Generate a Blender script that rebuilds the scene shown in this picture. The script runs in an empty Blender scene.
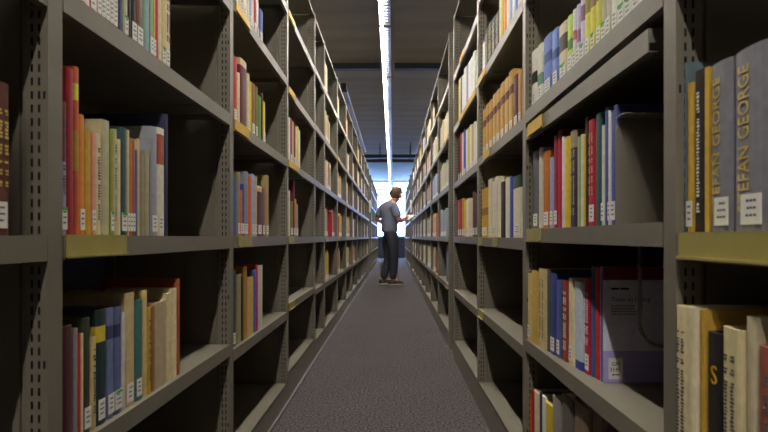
import bpy, bmesh, math, random
from mathutils import Vector, Matrix
SC = bpy.context.scene
COL = SC.collection
R = math.radians
F = 538.0            # focal length in pixels of a 768 px wide frame
HX, HY = 393.0, 237.0  # where the aisle vanishes
EYE = 0.86
A, B = 0.547, 0.430  # distance of the left / right shelf fronts from the camera line
RT = 2.43            # rack height
CEIL = 3.16

# ------------------------------------------------------------------ materials
def lin(c):
    return tuple(((v/255)/12.92 if v/255 <= .04045 else ((v/255+.055)/1.055)**2.4) for v in c)
MATS = {}
def mat(name, c, rough=.5, metal=0, var=.0, scale=30, bump=0, bscale=200, emit=None, spec=.5, coat=0):
    if name in MATS: return MATS[name]
    m = bpy.data.materials.new(name); m.use_nodes = True
    n = m.node_tree.nodes; l = m.node_tree.links; p = n['Principled BSDF']
    col = lin(c) + (1,)
    p.inputs['Base Color'].default_value = col
    p.inputs['Roughness'].default_value = rough
    p.inputs['Metallic'].default_value = metal
    p.inputs['Specular IOR Level'].default_value = spec
    p.inputs['Coat Weight'].default_value = coat
    tc = n.new('ShaderNodeTexCoord')
    if var:
        t = n.new('ShaderNodeTexNoise'); t.inputs['Scale'].default_value = scale; t.inputs['Detail'].default_value = 4
        l.new(tc.outputs['Object'], t.inputs['Vector'])
        mr = n.new('ShaderNodeMapRange'); mr.inputs['From Min'].default_value = .3; mr.inputs['From Max'].default_value = .7
        mr.inputs['To Min'].default_value = 1-var; mr.inputs['To Max'].default_value = 1+var
        l.new(t.outputs['Fac'], mr.inputs['Value'])
        mx = n.new('ShaderNodeVectorMath'); mx.operation = 'SCALE'; mx.inputs[0].default_value = col[:3]
        l.new(mr.outputs['Result'], mx.inputs['Scale']); l.new(mx.outputs['Vector'], p.inputs['Base Color'])
    if bump:
        t = n.new('ShaderNodeTexNoise'); t.inputs['Scale'].default_value = bscale
        l.new(tc.outputs['Object'], t.inputs['Vector'])
        b = n.new('ShaderNodeBump'); b.inputs['Strength'].default_value = bump; b.inputs['Distance'].default_value = .002
        l.new(t.outputs['Fac'], b.inputs['Height']); l.new(b.outputs['Normal'], p.inputs['Normal'])
    if emit:
        p.inputs['Emission Color'].default_value = emit[0] + (1,); p.inputs['Emission Strength'].default_value = emit[1]
    MATS[name] = m
    return m
STEEL = mat('painted_steel', (116,111,98), .42, 0, .05, 14, .05, 500, spec=.45)
BACK = mat('back_sheet_shade_blue', (80,84,122), .55, 0, .05, 10)  # blue tint puts the navy shade inside the racks into the colour
YEL = mat('yellow_plastic', (206,166,24), .45, 0, .06, 20, spec=.3)
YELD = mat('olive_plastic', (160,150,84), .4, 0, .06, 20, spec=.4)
PAPER = mat('page_block', (205,192,158), .9, 0, .10, 90)
WHITE = mat('label_paper', (228,227,220), .7, 0, .03, 60)
INK = mat('printing_ink', (84,82,82), .8)
GREEN = mat('green_label_print', (62,160,50), .7)
GOLD = mat('gold_lettering', (205,178,98), .4)
BLACKM = mat('black_rubber', (20,20,20), .7)
BOOKM = {}
def bmat(c):
    k = 'cloth_%d_%d_%d' % c
    if k not in BOOKM: BOOKM[k] = mat(k, c, .55, 0, .10, 55, .15, 700, spec=.4)
    return BOOKM[k]

# ------------------------------------------------------------------ mesh helpers
def box(bm, x0, x1, y0, y1, z0, z1, mi=0):
    vs = [bm.verts.new((x, y, z)) for x in (x0, x1) for y in (y0, y1) for z in (z0, z1)]
    for q in ((0,1,3,2),(4,6,7,5),(0,4,5,1),(2,3,7,6),(0,2,6,4),(1,5,7,3)):
        f = bm.faces.new([vs[i] for i in q]); f.material_index = mi
def cyl(bm, p, q, r, n=12, r2=None, mi=0, cap=True):
    p, q = Vector(p), Vector(q); d = (q-p).normalized()
    u = d.orthogonal().normalized(); v = d.cross(u)
    r2 = r if r2 is None else r2
    a = [bm.verts.new(p+(u*math.cos(t)+v*math.sin(t))*r) for t in [2*math.pi*i/n for i in range(n)]]
    b = [bm.verts.new(q+(u*math.cos(t)+v*math.sin(t))*r2) for t in [2*math.pi*i/n for i in range(n)]]
    for i in range(n):
        f = bm.faces.new((a[i], a[(i+1)%n], b[(i+1)%n], b[i])); f.material_index = mi; f.smooth = True
    if cap:
        f = bm.faces.new(a[::-1]); f.material_index = mi
        f = bm.faces.new(b); f.material_index = mi
def lathe(bm, prof, n=32, mi=0):
    rings = [[bm.verts.new((r*math.cos(2*math.pi*i/n), r*math.sin(2*math.pi*i/n), z)) for i in range(n)] for r, z in prof]
    for a, b in zip(rings, rings[1:]):
        for i in range(n):
            f = bm.faces.new((a[i], a[(i+1)%n], b[(i+1)%n], b[i])); f.smooth = True; f.material_index = mi
    bm.faces.new(rings[0][::-1]); bm.faces.new(rings[-1])
def finish(bm, name, mats, norm=True):
    if norm: bmesh.ops.recalc_face_normals(bm, faces=bm.faces)
    me = bpy.data.meshes.new(name); bm.to_mesh(me); bm.free()
    for m in (mats if isinstance(mats, (list, tuple)) else [mats]): me.materials.append(m)
    return me
def put(name, me, parent=None, loc=(0,0,0)):
    o = bpy.data.objects.new(name, me); COL.objects.link(o); o.location = loc
    if parent: o.parent = parent
    return o
def obj(name, bm, mats, parent=None, loc=(0,0,0)):
    return put(name, finish(bm, name, mats), parent, loc)
def tag(o, label=None, cat=None, group=None, kind=None):
    if label: o['label'] = label
    if cat: o['category'] = cat
    if group: o['group'] = group
    if kind: o['kind'] = kind
    return o
def empty(name, loc, label, cat, group=None, rz=0):
    o = bpy.data.objects.new(name, None); COL.objects.link(o); o.location = loc; o.rotation_euler = (0,0,rz)
    return tag(o, label, cat, group)
def text_mesh(body, size, extrude=.0002, spacing=1.0):
    cu = bpy.data.curves.new('t', 'FONT'); cu.body = body; cu.size = size; cu.extrude = extrude
    cu.align_x = 'LEFT'; cu.resolution_u = 3; cu.space_character = spacing
    o = bpy.data.objects.new('t', cu); COL.objects.link(o)
    bpy.context.view_layer.update()
    me = bpy.data.meshes.new_from_object(o.evaluated_get(bpy.context.evaluated_depsgraph_get()))
    bpy.data.objects.remove(o)
    return me
def ordw(i):
    ones = ['', 'first','second','third','fourth','fifth','sixth','seventh','eighth','ninth','tenth','eleventh','twelfth','thirteenth',
            'fourteenth','fifteenth','sixteenth','seventeenth','eighteenth','nineteenth','twentieth']
    if i <= 20: return ones[i]
    return ('twenty-' if i < 30 else 'thirty-') + ones[i % 10]

# ------------------------------------------------------------------ room shell
XW0, XW1, YB, YF = -3.6, 3.6, -6.6, 22.0
def struct(name, bm, m): return tag(obj(name, bm, m), kind='structure')
# carpet
m = bpy.data.materials.new('carpet'); m.use_nodes = True
n = m.node_tree.nodes; l = m.node_tree.links; p = n['Principled BSDF']
p.inputs['Roughness'].default_value = .95; p.inputs['Specular IOR Level'].default_value = .12
tc = n.new('ShaderNodeTexCoord')
t1 = n.new('ShaderNodeTexNoise'); t1.inputs['Scale'].default_value = 85; t1.inputs['Detail'].default_value = 5; t1.inputs['Roughness'].default_value = .8
t2 = n.new('ShaderNodeTexNoise'); t2.inputs['Scale'].default_value = 2.5
cr = n.new('ShaderNodeValToRGB')
cr.color_ramp.elements[0].position = .38; cr.color_ramp.elements[0].color = lin((16,14,14)) + (1,)
cr.color_ramp.elements[1].position = .64; cr.color_ramp.elements[1].color = lin((112,106,106)) + (1,)
mx = n.new('ShaderNodeMixRGB'); mx.blend_type = 'OVERLAY'; mx.inputs['Fac'].default_value = .12
l.new(tc.outputs['Object'], t1.inputs['Vector']); l.new(tc.outputs['Object'], t2.inputs['Vector'])
l.new(t1.outputs['Fac'], cr.inputs['Fac']); l.new(cr.outputs['Color'], mx.inputs['Color1']); l.new(t2.outputs['Fac'], mx.inputs['Color2'])
l.new(mx.outputs['Color'], p.inputs['Base Color'])
bp = n.new('ShaderNodeBump'); bp.inputs['Strength'].default_value = .6; bp.inputs['Distance'].default_value = .004
l.new(t1.outputs['Fac'], bp.inputs['Height']); l.new(bp.outputs['Normal'], p.inputs['Normal'])
CARPET = m
# concrete ceiling with board marks across the aisle
m = bpy.data.materials.new('board_marked_concrete'); m.use_nodes = True
n = m.node_tree.nodes; l = m.node_tree.links; p = n['Principled BSDF']; p.inputs['Roughness'].default_value = .9
tc = n.new('ShaderNodeTexCoord'); t1 = n.new('ShaderNodeTexNoise'); t1.inputs['Scale'].default_value = 1.6; t1.inputs['Detail'].default_value = 8
mp = n.new('ShaderNodeMapping'); mp.inputs['Scale'].default_value = (.35, 1.6, 1)
wv = n.new('ShaderNodeTexWave'); wv.bands_direction = 'Y'; wv.inputs['Scale'].default_value = .8; wv.inputs['Distortion'].default_value = .6
cr = n.new('ShaderNodeValToRGB')
cr.color_ramp.elements[0].position = .3; cr.color_ramp.elements[0].color = lin((124,118,107)) + (1,)
cr.color_ramp.elements[1].position = .75; cr.color_ramp.elements[1].color = lin((142,135,122)) + (1,)
mx = n.new('ShaderNodeMixRGB'); mx.blend_type = 'SOFT_LIGHT'; mx.inputs['Fac'].default_value = .06
l.new(tc.outputs['Object'], mp.inputs['Vector']); l.new(mp.outputs['Vector'], t1.inputs['Vector']); l.new(tc.outputs['Object'], wv.inputs['Vector'])
l.new(t1.outputs['Fac'], cr.inputs['Fac']); l.new(cr.outputs['Color'], mx.inputs['Color1']); l.new(wv.outputs['Color'], mx.inputs['Color2'])
l.new(mx.outputs['Color'], p.inputs['Base Color'])
CONC = m
WALL = mat('wall_plaster', (150,148,142), .9, 0, .04, 3)
bm = bmesh.new(); box(bm, XW0, XW1, YB, YF+.2, -.2, 0); struct('floor', bm, CARPET)
bm = bmesh.new(); box(bm, XW0, XW1, YB, YF+.2, CEIL, CEIL+.2); struct('ceiling', bm, CONC)
bm = bmesh.new(); box(bm, XW0-.2, XW0, YB, YF+.2, -.2, CEIL+.2); struct('wall_left', bm, WALL)
bm = bmesh.new(); box(bm, XW1, XW1+.2, YB, YF+.2, -.2, CEIL+.2); struct('wall_right', bm, WALL)
bm = bmesh.new(); box(bm, XW0, XW1, YB-.2, YB, -.2, CEIL+.2); struct('wall_back', bm, WALL)
SILL = mat('dark_sill_panel', (44,46,58), .6)
bm = bmesh.new(); box(bm, XW0, XW1, YF, YF+.18, 0, .84); box(bm, XW0, XW1, YF-.06, YF, .80, .86); struct('wall_front', bm, SILL)
FRAME = mat('white_window_frame', (215,218,222), .5)
bm = bmesh.new()
for x in [XW0 + .06 + i*(XW1-XW0-.12)/6 for i in range(7)]:
    box(bm, x-.03, x+.03, YF+.02, YF+.10, .86, CEIL)
for z in (.88, 3.13): box(bm, XW0, XW1, YF+.02, YF+.10, z-.03, z+.03)
for a_, b_ in (((-3.6, 2.62), (3.6, 3.06)), ((-3.6, 2.32), (3.6, 2.95))):   # sloping glazing bars
    cyl(bm, (a_[0], YF+.06, a_[1]), (b_[0], YF+.06, b_[1]), .035, 8)
w1 = struct('window_1', bm, FRAME)
g = bpy.data.materials.new('window_glass'); g.use_nodes = True
nt = g.node_tree; nt.nodes.clear(); out = nt.nodes.new('ShaderNodeOutputMaterial'); ms = nt.nodes.new('ShaderNodeMixShader')
tr = nt.nodes.new('ShaderNodeBsdfTransparent'); tr.inputs[0].default_value = (.93,.96,1,1); gl = nt.nodes.new('ShaderNodeBsdfGlossy'); gl.inputs['Roughness'].default_value = .02
ms.inputs[0].default_value = .06; nt.links.new(tr.outputs[0], ms.inputs[1]); nt.links.new(gl.outputs[0], ms.inputs[2]); nt.links.new(ms.outputs[0], out.inputs[0])
bm = bmesh.new(); box(bm, XW0, XW1, YF+.055, YF+.063, .86, CEIL); obj('window_pane', bm, g, w1)
# ceiling cross channels
DARKM = mat('dark_channel_steel', (50,52,60), .6)
for i, y in enumerate((7.11,)):
    bm = bmesh.new(); box(bm, XW0+.02, XW1-.02, y, y+.07, CEIL-.075, CEIL)
    box(bm, XW0+.02, XW1-.02, y-.01, y+.08, CEIL-.078, CEIL-.072)
    tag(obj('trim_%d' % (i+1), bm, DARKM), kind='structure')
bm = bmesh.new(); box(bm, -A-.001+.0, -A+.012, .2, 12.5, 0, .012); tag(obj('trim_2', bm, mat('grey_edge_strip', (84,82,80), .6)), kind='structure')

# ------------------------------------------------------------------ shelving units
PITCH = .0214
def post_mesh(s):
    bm = bmesh.new()
    xs = [0, .004, .0078, .0122, .0160, .0237, .0275, .036]
    rows = int(RT/PITCH)
    notch = {int(z/PITCH) for z in (.215, .645, 1.075, 1.505, 1.935)}
    zs = [0]
    for k in range(rows): zs += [k*PITCH+.0088, (k+1)*PITCH]
    zs.append(RT)
    for y in (0, .036):
        g_ = [[bm.verts.new((s*x, y, z)) for z in zs] for x in xs]
        for i in range(len(xs)-1):
            for j in range(len(zs)-1):
                slot = (j % 2 == 1) and j < 2*rows
                if slot and i in (3, 5): continue
                if slot and i == 1 and (j//2) in notch: continue
                bm.faces.new((g_[i][j], g_[i+1][j], g_[i+1][j+1], g_[i][j+1]))
    bmesh.ops.recalc_face_normals(bm, faces=bm.faces)
    box(bm, s*-.0005, s*.0015, -.0003, .0363, 0, RT)                # smooth face to the aisle
    box(bm, s*.0355, s*.039, -.001, .037, 0, RT)                    # inner lip
    box(bm, s*.002, s*.036, .008, .028, 0, RT, 1)                   # black core, the shade behind the slots put into its colour
    me = finish(bm, 'upright', [STEEL, mat('slot_shade_core', (26,25,26), .8)], False)
    return me
def panel_mesh(s, depth):
    bm = bmesh.new()
    box(bm, s*.039, s*depth, .012, .028, .0, RT-.01)
    box(bm, s*.050, s*.062, .007, .033, 0, RT-.01)
    box(bm, s*(depth-.03), s*depth, .004, .036, 0, RT-.01)
    return finish(bm, 'side_panel', [STEEL])
def shelf_mesh(s, L, depth, h=.040):
    bm = bmesh.new()
    box(bm, 0, s*depth, 0, L, -.003, 0)
    box(bm, 0, s*.002, 0, L, -h, -.003); box(bm, s*.002, s*.016, 0, L, -h, -h+.002)
    for y in (0, L-.002): box(bm, s*.002, s*(depth-.002), y, y+.002, -.024, -.003)
    box(bm, s*(depth-.002), s*depth, 0, L, -.03, -.003)
    for y in (.12, L-.14): box(bm, s*.05, s*(depth-.05), y, y+.02, -.008, -.003)
    return finish(bm, 'shelf', [STEEL])
def base_mesh(s, L, depth, top):
    bm = bmesh.new()
    box(bm, 0, s*.003, 0, L, 0, top); box(bm, 0, s*depth, 0, L, top-.004, top)
    box(bm, s*(depth-.003), s*depth, 0, L, 0, top)
    return finish(bm, 'base_shelf', [STEEL])
cache = {}
def cached(key, fn):
    if key not in cache: cache[key] = fn()
    return cache[key]
DEP = .42
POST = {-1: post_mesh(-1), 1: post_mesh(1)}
PANEL = {-1: panel_mesh(-1, DEP), 1: panel_mesh(1, DEP)}
def hold_mesh(s, w, h, m=None):
    bm = bmesh.new(); box(bm, -s*.001, -s*.0035, 0, w, -h, 0.001); box(bm, -s*.0035, -s*.008, 0, w, -h-.001, -h+.003)
    box(bm, s*.01, -s*.0035, 0, w, .0005, .002)
    return finish(bm, 'label_holder', [m or YEL])
def unit(s, y0, y1, shelves, label, end=False, base=.13, name='shelving_unit'):
    """shelves: list of (z, [(y offset, width)...]); y0 near edge of the near upright."""
    X = s*(B if s > 0 else A)
    e = empty(name, (X, y0, 0), label, 'shelving unit', 'steel library shelving')
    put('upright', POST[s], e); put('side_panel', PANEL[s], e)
    if end:
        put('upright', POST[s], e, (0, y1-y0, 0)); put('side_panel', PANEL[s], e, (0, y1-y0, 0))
    L = y1-y0-.042
    for z, holders in shelves:
        o = put('shelf', cached(('sh', s, round(L,3)), lambda: shelf_mesh(s, L, DEP-.01)), e, (0, .041, z))
        for h in holders:
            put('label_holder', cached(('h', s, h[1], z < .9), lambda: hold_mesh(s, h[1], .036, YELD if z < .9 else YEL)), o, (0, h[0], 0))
    put('base_shelf', cached(('b', s, round(L,3), base), lambda: base_mesh(s, L, DEP-.01, base)), e, (0, .041, 0))
    bm = bmesh.new(); box(bm, s*.004, s*(DEP-.01), .041, L+.041, RT-.012, RT-.009); box(bm, s*.004, s*.007, .041, L+.041, RT-.03, RT-.012); obj('top_panel', bm, STEEL, e)
    bm = bmesh.new(); box(bm, s*(DEP), s*(DEP+.003), .0, y1-y0, 0, RT-.01)
    obj('back_panel', bm, BACK, e)
    return e
LP = [-.10, .853, 1.806, 2.776, 3.755, 4.29, 5.28, 6.27, 7.26, 8.25, 9.24, 10.23, 11.22, 12.25]
RP1 = [-.14, .817, 1.745, 2.71, 3.79]
RP2 = [4.13, 5.12, 6.11, 7.10, 8.09, 9.08, 10.07, 11.06, 12.2]
H = {}
def lev(a3=2.06, a2=1.66, a=1.265, b=.862, c=.49): return dict(a3=a3, a2=a2, a=a, b=b, c=c)
LS = {0: lev(), 1: lev(c=.50, a=1.275), 2: lev(a2=1.68, c=.473), 3: lev(a2=1.65, a3=2.05, c=.51)}
RS = {0: lev(b=.865, c=.50), 1: lev(a=1.268, b=.884, c=.53), 2: lev(a=1.256, b=.857, c=.50, a2=1.65), 3: lev(a=1.24, a2=1.63, a3=2.0)}
LH = {1: dict(b=[(.005,.20)]), 2: dict(a=[(.01,.18)], b=[(.05,.18)], a2=[(.02,.18)]),
      3: dict(a3=[(.0,.18)], a2=[(.0,.18)], a=[(.0,.30)], b=[(.0,.15)], c=[(.0,.17)])}
RH = {0: dict(b=[(.70,.202)]), 1: dict(b=[(.70,.16)]), 2: dict(a2=[(.70,.22)], b=[(.80,.11), (.42,.11)], c=[(.77,.14)], a=[(.6,.16)]),
      3: dict(a2=[(.03,.7)], a3=[(.5,.2)])}
random.seed(5)
def bayname(s, i, far=False):
    sd = 'left' if s < 0 else 'right'
    if i == 0: return '%s bay beside the camera' % sd
    return '%s %s bay' % (ordw(i), sd)
def levels(i, S, Hh):
    d = S.get(i, lev()); r = []
    for k in ('c','b','a','a2','a3'):
        h = Hh.get(i, {}).get(k)
        if h is None: h = [(.02,.18)] if (i > 3 and random.random() < .45) else []
        r.append((d[k], h))
    return r
for i in range(len(LP)-1):
    desc = 'cut off by the left edge of the picture' if i == 0 else '%s full bay from the camera' % ordw(i)
    if i == 4: desc = 'the narrow half-width fourth bay'
    unit(-1, LP[i], LP[i+1], levels(i, LS, LH), 'grey steel shelving bay on the left, %s' % desc, i == len(LP)-2, {2:.105, 3:.148}.get(i, .13))
for i in range(len(RP1)-1):
    desc = 'cut off by the right edge of the picture' if i == 0 else '%s full bay from the camera' % ordw(i)
    e = unit(1, RP1[i], RP1[i+1], levels(i, RS, RH), 'grey steel shelving bay on the right, %s' % desc, i == len(RP1)-2)
    if i == 1:  # an extra shelf hung just under the fourth one, short of the near upright
        L = RP1[2]-.909
        o = put('shelf', shelf_mesh(1, L, .36), e, (.0, .908-RP1[1], 1.212))
        put('label_holder', cached(('h', 1, .16), lambda: hold_mesh(1, .16, .036)), o, (0, L-.20, 0))
for i in range(len(RP2)-1):
    unit(1, RP2[i], RP2[i+1], levels(i+4, RS, RH), 'grey steel shelving bay on the right beyond the gap, %s one there' % ordw(i+1), i == len(RP2)-2)
# the second run of racks near the window
def run2(s, y, nb, side):
    for i in range(nb):
        unit(s, y+i*1.0, y+(i+1)*1.0, [(z, []) for z in (.5,.86,1.26,1.66,2.06)],
             'distant grey steel shelving bay near the window, %s side, %s of that run' % (side, ordw(i+1)), i == nb-1)
run2(-1, 13.6, 6, 'left'); run2(1, 13.6, 6, 'right')
# end-of-rack signs
for s, side in ((-1, 'left'), (1, 'right')):
    X = s*(B if s > 0 else A)
    yy = LP[-1] if s < 0 else RP2[-1]
    bm = bmesh.new(); box(bm, X-.0*s+(-.045 if s>0 else -.0), X+(.0 if s>0 else .045), yy-.012, yy-.006, 1.42, 1.70)
    box(bm, X-.002, X+.002, yy-.006, yy+.02, 1.5, 1.6)
    tag(obj('end_sign', bm, WHITE), 'white sign card jutting from the last upright of the %s rack' % side, 'sign')

# ------------------------------------------------------------------ books
BOOKS = []   # collected first; the 300 largest in the picture become things
NAMES = [((150,30,40),'red'),((110,25,35),'dark red'),((85,40,45),'maroon'),((60,40,32),'dark brown'),((150,95,45),'brown'),((200,120,50),'orange'),
 ((200,165,50),'mustard'),((225,215,60),'yellow'),((215,200,160),'cream'),((185,165,115),'tan'),((235,232,222),'white'),((150,148,140),'grey'),
 ((100,100,110),'slate grey'),((45,50,90),'navy'),((60,90,165),'blue'),((150,170,215),'light blue'),((35,70,60),'dark green'),((80,130,70),'green'),
 ((90,125,120),'teal'),((120,120,60),'olive'),((28,26,30),'black'),((150,140,185),'lavender'),((220,150,160),'pink'),((200,225,120),'lime')]
def cname(c):
    return min(NAMES, key=lambda n: sum((a-b)**2 for a, b in zip(n[0], c)))[1]
def add(s, i, lv, y0, y1, top, c, depth=.17, inset=.012, lab=0, bands=None, title=0, rear=0, lean=0, dot=0, extra='', S=None, adj=''):
    S = S or (LS if s < 0 else RS)
    z = S.get(i, lev())[lv]
    y0, y1 = min(y0,y1), max(y0,y1)
    if s < 0: lo, hi = LP[i], LP[i+1]
    elif i < 4: lo, hi = RP1[i], RP1[i+1]
    else: lo, hi = RP2[i-4], RP2[i-3]
    w = y1-y0
    if y0 < lo+.041: y1 = max(y1, lo+.041+min(w,.012)); y0 = lo+.041
    if y1 > hi-.003: y0 = min(y0, hi-.003-min(w,.012)); y1 = hi-.003
    order = ['d','c','b','a','a2','a3']; nx = order.index(lv)+1
    roof = S.get(i, lev()).get(order[nx], RT) if nx < 6 else RT
    if s > 0 and i == 1 and lv == 'b': roof = 1.212
    top = min(top, roof-.048)
    BOOKS.append(dict(s=s, i=i, lv=lv, y0=min(y0,y1), y1=max(y0,y1), z=z, h=top-z, c=c, depth=depth, inset=inset, lab=lab, bands=bands or [],
                      title=title, rear=rear, lean=lean, dot=dot, extra=extra, adj=adj))
def px(s, i, lv, x0, x1, yt, c, **k):
    """a book whose spine spans x0..x1 in the photograph and whose top edge is at row yt"""
    P = (B if s > 0 else A) + k.get('inset', .012)
    ya, yb = P*F/abs(x0-HX), P*F/abs(x1-HX)
    xm = x0 if abs(x0-HX) > abs(x1-HX) else x1
    top = EYE + (HY-yt)*P/abs(xm-HX) if yt is not None else (LS if s < 0 else RS).get(i, lev())[lv] + k.pop('h', .24)
    k.pop('h', None)
    g = abs(yb-ya)*.03
    add(s, i, lv, min(ya,yb)+g, max(ya,yb)-g, top, c, **k)
RED=(165,38,48); DRED=(125,30,42); MAR=(92,36,44); CRM=(222,208,168); TAN=(190,168,118); WHT=(236,234,226); GRY=(150,150,148); NAVY=(46,52,96)
BLU=(58,84,165); LBL=(150,172,215); DGR=(36,66,56); TEAL=(96,132,128); OLV=(122,124,66); BLK=(32,30,34); ORG=(212,116,52); MUS=(198,158,48)
YLW=(228,212,58); BRN=(148,96,46); DBR=(66,42,36); SLT=(98,104,124); LAV=(158,150,192); PNK=(214,140,146); LIM=(196,222,120); GRN=(80,140,66)
Lx = lambda *a, **k: px(-1, *a, **k)
Rx = lambda *a, **k: px(1, *a, **k)
# --- left, bay beside the camera
Lx(0,'b', -6, 12, 79, (92,52,38), lab=1, title=1)
# --- left first bay, third shelf up
Lx(1,'b', 60.2, 67.6, 100, (150,146,164), lab=1, dot=1, bands=[(.55,1,(120,38,48))], title=2, inset=.004)
Lx(1,'b', 67.8, 74.6, 67, (156,36,46), depth=.2, inset=.006)
Lx(1,'b', 74.8, 79.8, 66, (196,92,52), depth=.2, bands=[(.38,.62,(170,140,50)),(.80,.90,(232,218,60))], extra='with round yellow sticker')
Lx(1,'b', 80, 85.2, 114, (216,138,56), lab=1)
Lx(1,'b', 85.5, 92.4, 130, (206,160,52), lab=0)
Lx(1,'b', 92.6, 95.8, 132, (218,150,128), lab=1)
Lx(1,'b', 96, 102, 133, CRM, title=2)
Lx(1,'b', 102.3, 111, 119, (188,184,150), lab=0)
Lx(1,'b', 111.2, 114, 129, (150,158,60), lab=1, dot=1)
Lx(1,'b', 114.2, 117.6, 129, (200,190,150), title=2)
Lx(1,'b', 117.8, 121.4, 139, CRM)
Lx(1,'b', 121.6, 127.4, 127, (52,84,84), lab=1, dot=1)
Lx(1,'b', 127.6, 130, 130, (200,190,160), lab=1)
Lx(1,'b', 130.2, 133, 138, (200,122,60), lab=1)
Lx(1,'b', 133.1, 135.4, 140, (170,100,50), lab=1)
Lx(1,'b', 135.6, 138, 150, (88,98,170))
Lx(1,'b', 138.2, 140, 139, (210,196,150))
Lx(1,'b', 140.4, 145.4, 151, (150,142,112))
Lx(1,'b', 145.6, 150.4, 150, (168,160,128))
Lx(1,'b', 152, 158, 126, (150,154,166), lab=1)
Lx(1,'b', 158.2, 165.6, 127, (222,216,196), lab=1, bands=[(.66,.94,(170,84,56))])
Lx(1,'b', 165.8, 168.4, 114, (52,56,88), depth=.22)
# a long navy box behind them
# --- left first bay, fourth shelf up
x = 76
for w, c, k in [(5,(176,44,50),dict(lab=2)),(5,(200,60,60),dict(lab=2)),(4.6,WHT,{}),(5.4,(186,52,60),dict(lab=2)),(1.2,WHT,{}),
    (4.3,(178,66,72),dict(lab=2)),(4.2,(186,76,80),dict(lab=2)),(4.1,(178,66,72),dict(lab=2)),(4.0,(186,76,80),dict(lab=2)),(4,(178,66,72),dict(lab=2)),
    (6.8,(44,50,92),{}),(4,(190,196,160),dict(lab=1,dot=1)),(3.4,(40,36,36),{}),(5.2,(36,33,36),dict(lab=1)),(6.4,(120,86,54),dict(lab=1)),
    (7,(132,162,158),dict(lab=0)),(3,(140,168,160),dict(lab=1)),(2.6,(206,180,70),dict(lab=1)),(2.8,(190,50,84),{}),(3.4,CRM,{}),(3.4,(206,196,140),dict(lab=1,dot=1)),(5.6,(226,214,170),dict(lab=1,title=2))]:
    Lx(1,'a', x, x+w-.15, None, c, h=.255, **k); x += w
# --- left first bay, second shelf up
Lx(1,'c', 57.6, 62, 328, (190,160,72))
Lx(1,'c', 62.3, 74.4, 328, (84,44,48))
Lx(1,'c', 74.6, 78.6, 329, (150,146,146))
Lx(1,'c', 78.8, 81.3, 334, (206,56,62)); Lx(1,'c', 81.4, 84, 334, CRM)
Lx(1,'c', 84.2, 91.4, 319, (62,66,48), lab=1)
Lx(1,'c', 91.6, 97.4, 338, (206,184,126), title=2)
Lx(1,'c', 97.6, 107.8, 311, (40,58,62), lab=1, bands=[(.72,.86,(214,190,60))], extra='with small yellow patch')
Lx(1,'c', 108, 114.8, 309, (108,120,158), lab=1, bands=[(.72,.84,(60,66,104))])
Lx(1,'c', 115, 122.6, 308, (98,108,150), lab=1, dot=1, bands=[(.72,.84,(50,56,94))])
Lx(1,'c', 122.8, 126, 313, (206,204,204))
Lx(1,'c', 126.4, 136, 294, (208,186,134), lab=1)
Lx(1,'c', 136.2, 143.8, 301, (70,116,112), lab=1)
Lx(1,'c', 144, 148, 291, (212,190,130))
Lx(1,'c', 148.2, 151.8, 308, (196,160,60), title=2)
Lx(1,'c', 152, 155.6, 306, (150,104,60))
Lx(1,'c', 155.8, 167.6, 303, (184,168,136))
Lx(1,'c', 167.9, 172.2, 294, (222,206,160)); Lx(1,'c', 172.4, 178, 289, (228,214,172)); Lx(1,'c', 178.2, 180.2, 279, (172,92,54), depth=.2)
# --- left second bay
x = 234.6
for w, c in [(2.2,WHT),(2.4,BLU),(2.4,CRM),(2.8,TAN),(3,WHT),(2.8,CRM),(2,LBL),(2.2,CRM),(2.8,(170,40,60)),(2,WHT)]:
    Lx(2,'a2', x, x+w-.1, None, c, h=.26, lab=1); x += w
Lx(2,'a2', 260, 263.6, 8, BLU, lab=1)
for a in [(234,238,55,(196,44,48),1),(238.2,240.6,72,CRM,0),(240.8,247.8,57,(104,44,56),0),(248,250.3,73,CRM,1),(250.4,252,81,YLW,0),(252.1,255.9,82,BRN,1),
          (256,258.4,86,OLV,1),(258.5,261.9,95,(96,140,52),0),(262,263.5,93,DBR,0),(263.6,266,101,YLW,1)]:
    Lx(2,'a', a[0], a[1]-.1, a[2], a[3], lab=a[4], bands=[(.90,1,(220,190,150))] if a[0] == 240.8 else [], extra='with pale top edge' if a[0] == 240.8 else '')
for a in [(230.8,232,178,(170,60,60),1),(232.1,237.9,177.5,(58,74,142),0),(238,240.9,172,(150,144,110),1),(241,242.9,190,ORG,1),(243,244.9,184,BLU,1),
          (245,249,171,(140,142,150),1),(249.1,252.4,176,(220,104,56),0),(252.5,254.9,174,LBL,1),(255,257.9,176,(190,176,150),1),(258,262.9,184,(78,48,42),1),
          (263,265.6,188,(130,80,96),1),(266.4,269.4,175,(170,152,96),1)]:
    Lx(2,'b', a[0], a[1]-.1, a[2], a[3], lab=a[4], bands=[(.86,.93,(226,190,110)),(.93,.97,(220,220,214))] if a[0] == 258 else [], extra='with pale band near its top' if a[0] == 258 else '')
for a in [(231.5,237,271,(50,56,100),1),(237.1,242.2,275,(150,142,100),0),(242.3,244,277,(60,54,50),0),(244.1,248,267,(170,128,52),0),(248.2,254.8,278,(206,172,110),0),
          (255,256.8,270,(90,100,180),0),(256.9,258.4,265,(190,40,70),0),(258.6,263.6,266,(206,200,184),0)]:
    Lx(2,'c', a[0], a[1]-.1, a[2], a[3], lab=a[4])
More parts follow.
